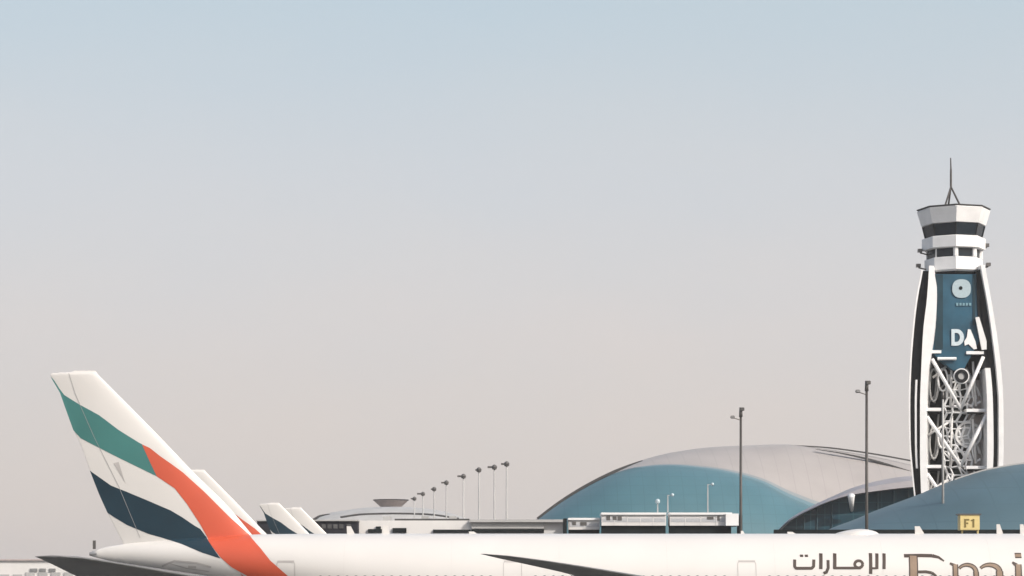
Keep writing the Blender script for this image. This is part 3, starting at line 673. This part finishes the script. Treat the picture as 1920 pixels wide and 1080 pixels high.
circ = lambda cx, cy, r, n=28, e=2.0: [(cx+r*abs(math.cos(t))**(2/e)*(1 if math.cos(t) >= 0 else -1), cy+r*abs(math.sin(t))**(2/e)*(1 if math.sin(t) >= 0 else -1)) for t in (math.tau*i/n for i in range(n))]
pale = mat('emblem_pale', (0.36, 0.45, 0.49), 0.5, 0, 0.05)
obj('emblem', flat(bmesh.new(), circ(1803, 541, 17.5, 32, 2.4)), pale, pan)
obj('emblem_dot', flat(bmesh.new(), circ(1801.5, 540, 3.4, 16), 0.1, 0.25), M['dark_fill'], pan)
bm = bmesh.new()
for q in (1793, 1799, 1805, 1811, 1817): flat(bm, [(q,568),(q+4,568),(q+4,573),(q,573)])
obj('small_lettering', bm, mat('faint_lettering', (0.16,0.30,0.36), 0.5), pan)
bm = bmesh.new()   # letter D
flat(bm, [(1784,617),(1790,617),(1790,648),(1784,648)])
o_ = arc(1794, 632.5, 13.5, 15.5, 90, -90, 16); i_ = arc(1793.5, 632.5, 6.5, 8.5, 90, -90, 16)
outer = [(1790,617)]+o_+[(1790,648)]; inner = [(1790,624)]+i_+[(1790,641)]
for k in range(len(outer)-1): flat(bm, [outer[k], outer[k+1], inner[k+1], inner[k]])
obj('lettering', bm, mat('letter_pale', (0.52,0.60,0.64), 0.5), pan)
bm = bmesh.new(); flat(bm, [(1815,617),(1820,618),(1829,640),(1832,654),(1826,655),(1816,645),(1809,648),(1808,640),(1813,632)]); obj('pointed_fitting', bm, M['twhite'], tw)
bm = bmesh.new(); flat(bm, [(1829,595),(1836,594),(1850,640),(1850,655),(1841,656)], 0.5, 0.2); obj('diagonal_brace', bm, M['twhite'], tw)
# interior: shaft and back panel coloured as shade, pale panel as sunlit side
obj('shaded_rear_panel', band(bmesh.new(), fx(L2, 0.2), fx(R3, -0.2), 655, GY, 3.0, 3.6, bulge=0.6), M['tint2'], tw)
obj('rear_wall', band(bmesh.new(), fx(L2, 0.2), fx(R3, -5.2), 512, 655, 3.0, 3.6, bulge=0.6), M['tblue'], tw)
bm = bmesh.new(); lathe(bm, (TX(1797), TY+0.5), [(19/ts,0),(19/ts,TZ(512))], 20); sh = obj('shaft', bm, M['tint2'], tw, True)
obj('sunlit_tone_panel', band(bmesh.new(), lambda y: 1812+3*math.sin(y/17), fx(R3, -3), 712, 905, -1.0, -0.4), mat('sunlit_tone', (0.50,0.45,0.43), 0.6, 0, 0.1, 0.5), tw)
# organic web of pale members wrapped round the front of the shaft
rnd = random.Random(5); bm = bmesh.new(); pr = None
def webpt(x, y): return P(x, y, TY-2.6-0.9*math.cos((x-1797)/34*1.4)+rnd.uniform(-.15, .15))
for j in range(29):
    y = 702+j*14.5; cxw = 1795+5*math.sin(j*0.55); wd_ = 26 if j > 2 else 16+4*j
    row = [webpt(cxw+wd_*(q/2.0-1)+rnd.uniform(-2.4, 2.4)+(4 if j % 2 else -1), y+rnd.uniform(-2.6, 2.6)) for q in range(5)]
    for q in range(4): tube(bm, row[q], row[q+1], rnd.uniform(.13, .26), None, 6)
    if pr:
        for q in range(5):
            tube(bm, pr[q], row[q], rnd.uniform(.15, .3), None, 6)
            if rnd.random() < 0.2 and q < 4: tube(bm, pr[q], row[q+1], rnd.uniform(.12, .24), None, 6)
    pr = row
obj('lattice_screen', bm, M['twhite'], tw)
def loop(cx, cy, rx, ry, Y, r, m, nm, parent, n=28, a0=0, a1=360):
    bm = bmesh.new(); pts = [P(cx+rx*math.cos(R(a0+(a1-a0)*i/n)), cy+ry*math.sin(R(a0+(a1-a0)*i/n)), Y) for i in range(n+1)]
    for p_, q_ in zip(pts, pts[1:]): tube(bm, p_, q_, r, None, 6)
    return obj(nm, bm, M[m], parent)
for y in (660, 768, 875, 982):
    loop(1751, y+62, 8, 30, TY-3.4, 0.2, 'cgrey', 'curved_strut', tw)
    loop(1768, y+52, 9, 21, TY-3.8, 0.2, 'twhite', 'curved_strut', tw)
    loop(1833, y+66, 10, 30, TY-3.6, 0.24, 'twhite', 'curved_strut', tw, 20, 60, 300)
    loop(1812, y+88, 24, 34, TY-3.4, 0.2, 'conc', 'curved_strut', tw, 20, 190, 350)
# three storeys of floor beams and V braces, front and back
def br_tube(a, b, dep, r, m='twhite', nm='brace'):
    k0 = 1.2*math.sin(math.pi*min(1, max(0, (a[1]-500)/677))); k1 = 1.2*math.sin(math.pi*min(1, max(0, (b[1]-500)/677)))
    bm = bmesh.new(); tube(bm, P(a[0], a[1], TY+dep-k0*(1 if dep < 0 else 0)), P(b[0], b[1], TY+dep-k1*(1 if dep < 0 else 0)), r, r, 10); obj(nm, bm, M[m], tw, True)
tiers = (660, 768, 875, 982, 1090)
for k, y in enumerate(tiers):
    for dep in (-4.9, 4.6):
        bm = bmesh.new(); band(bm, L2(y), 1765, y-3.4, y+2.2, dep-0.5, dep+0.5, 1, 0.9); obj('floor_beam', bm, M['twhite'], tw)
        bm = bmesh.new(); band(bm, 1812, R3(y), y-1.6, y+4, dep-0.5, dep+0.5, 1, 0.9); obj('floor_beam', bm, M['twhite'], tw)
    bm = bmesh.new(); band(bm, 1766, 1811, y+1, y+3, -2, 2.9, 1); obj('floor_slab', bm, M['cgrey'], tw)
    bm = bmesh.new(); band(bm, 1815, R3(y), y+4.1, y+7, -4.5, 3, 1); obj('floor_slab', bm, M['tdark'], tw)
    bm = bmesh.new(); band(bm, L2(y), 1765, y+2.3, y+6, -4.3, 3, 1); obj('floor_slab', bm, M['tdark'], tw)
    if k < 4:
        y2 = tiers[k+1]
        for dep, r in ((-5.1, 0.36), (4.6, 0.32)):
            br_tube((L2(y)+1, y+13), (1801, y2-1), dep, r); br_tube((R3(y)-1, y+9), (1801, y2-1), dep, r)
        # thinner inner lattice
        br_tube((L2(y2)+1, y2-8), (1785, y+42), 1.0, 0.17, 'conc', 'inner_brace'); br_tube((1760, y+8), (1752, y2-12), 0.0, 0.2, 'conc', 'inner_brace')
        br_tube((R3(y2)-2, y2-6), (1812, y+30), -1.4, 0.2, 'conc', 'inner_brace'); br_tube((1785, y+12), (1782, y2-4), -3.4, 0.22, 'conc', 'inner_brace')
        br_tube((L2(y)+3, y+48), (1778, y+24), -3.0, 0.24, 'conc', 'inner_brace'); br_tube((1824, y+18), (1830, y2-6), -3.0, 0.24, 'conc', 'inner_brace')
# round fitting in the lattice
def ring(cx, cy, r0, r1, Y, dep, m, nm, parent):
    bm = bmesh.new(); n = 24; rows = []
    for i in range(n): a = math.tau*i/n; rows.append([(lambda q: (q[0], Y+dd, q[2]))(P(cx+r*math.cos(a), cy+r*math.sin(a), Y)) for r, dd in ((r0,0),(r1,0),(r1,dep),(r0,dep))])
    rows.append(rows[0]); grid(bm, rows, 0, True); bmesh.ops.remove_doubles(bm, verts=bm.verts[:], dist=1e-4); return obj(nm, bm, M[m], parent)
rg = ring(1803, 705, 6.5, 12.5, TY-7.2, 0.8, 'tdark', 'round_fitting', tw)
ring(1803, 705, 12.6, 14.6, TY-7.0, 0.8, 'twhite', 'rim', rg)
ring(1803, 705, 0.2, 6.4, TY-7.0, 0.5, 'cgrey', 'hub', rg)
gl = ring(1816, 815, 0.3, 23, TY-3.3, 0.4, 'cgrey', 'round_gallery', tw)
ring(1816, 815, 21, 25, TY-3.9, 0.5, 'conc', 'rim', gl)
bm = bmesh.new(); tube(bm, P(1758, 672.5, TY-6.2), P(1793, 672.5, TY-6.2), 0.3, 0.3, 8); obj('cross_bar', bm, M['twhite'], tw)
# head: octagonal storeys with a corner facing the viewer
hc = (TX(1788), TY)
rot = R(-95.5)
def octa(nm, m, prof, parent=None, n=8, rt=rot, cx=0):
    bm = bmesh.new(); lathe(bm, (hc[0]+cx/ts, hc[1]), [(r/ts, TZ(y)) for r, y in prof], n, rt); return obj(nm, bm, M[m], parent or tw)
g1 = octa('gallery', 'twhite', [(50,514),(54,511),(54,488),(52,487)])
octa('gallery_window', 'glass', [(49,487.2),(49,470.8)])
octa('gallery', 'twhite', [(55,470.6),(59,469.5),(59,449),(57,448)])
octa('cab_window', 'glass', [(52,447.8),(57.5,425.2)])
octa('crown', 'twhite', [(57,425),(60,424),(68,397),(66,395)])
octa('crown_lip', 'edge', [(66.5,394.9),(68.8,394),(68.8,392.6)])
octa('soffit', 'tdark', [(48,518),(50,514.2)])
for i in range(8):       # corner posts of the glazed storeys
    a = rot+math.tau*i/8
    for (r0, y0, r1, y1, nm) in ((52.4,447.7,58,425.3,'cab_post'), (49.6,487,49.6,471,'gallery_post')):
        bm = bmesh.new(); tube(bm, (hc[0]+r0/ts*math.cos(a), hc[1]+r0/ts*math.sin(a), TZ(y0)), (hc[0]+r1/ts*math.cos(a), hc[1]+r1/ts*math.sin(a), TZ(y1)), 0.13 if nm == 'cab_post' else (0.5 if i in (0, 1, 2) else 0.15), 0.13 if nm == 'cab_post' else (0.5 if i in (0, 1, 2) else 0.15), 6); obj(nm, bm, M['tdark' if nm == 'cab_post' else 'twhite'], tw)
bm = bmesh.new(); octa('roof_hatch', 'twhite', [(26,394),(26,389.5)], cx=30)
# outriggers with lamps
for a, b, c in ((1725,470,1738),(1722,498,1738),(1850,460,1840),(1853,496,1840)):
    bm = bmesh.new(); box(bm, TX(a-4), TX(a+4), TY-0.5, TY+0.5, TZ(b+3), TZ(b-3)); lb = obj('outrigger', bm, M['lamp'], tw)
    bm = bmesh.new(); tube(bm, (TX(a), TY, TZ(b+4)), (TX(c+(6 if c > a else -6)), TY, TZ(b+9)), 0.15, 0.15, 6); obj('bracket', bm, M['lamp'], lb)
# mast on a tripod
bm = bmesh.new(); ap = (TX(1783), TY, TZ(350)); tube(bm, ap, (TX(1783), TY, TZ(318)), 0.22, 0.2, 8); tube(bm, (TX(1783), TY, TZ(318)), (TX(1782.5), TY, TZ(296)), 0.16, 0.11, 8); am = obj('aerial_mast', bm, M['mast'], tw)
for lx, ly in ((1766,-3),(1797,-3),(1783,4)):
    bm = bmesh.new(); tube(bm, ap, (TX(lx), TY+ly, TZ(394)), 0.17, 0.2, 8); obj('leg', bm, M['mast'], am)

# ================================================================== HAZE
hm = bpy.data.materials.new('haze_air'); hm.use_nodes = True; n = hm.node_tree.nodes; n.clear()
o = n.new('ShaderNodeOutputMaterial'); v = n.new('ShaderNodeVolumePrincipled')
v.inputs['Color'].default_value = (0.93, 0.90, 0.88, 1); v.inputs['Density'].default_value = 0.00011; v.inputs['Anisotropy'].default_value = 0.2
hm.node_tree.links.new(v.outputs[0], o.inputs['Volume'])
hz = obj('haze', B(-3010, 3010, -910, 5010, -1, 112), hm); hz['kind'] = 'stuff'
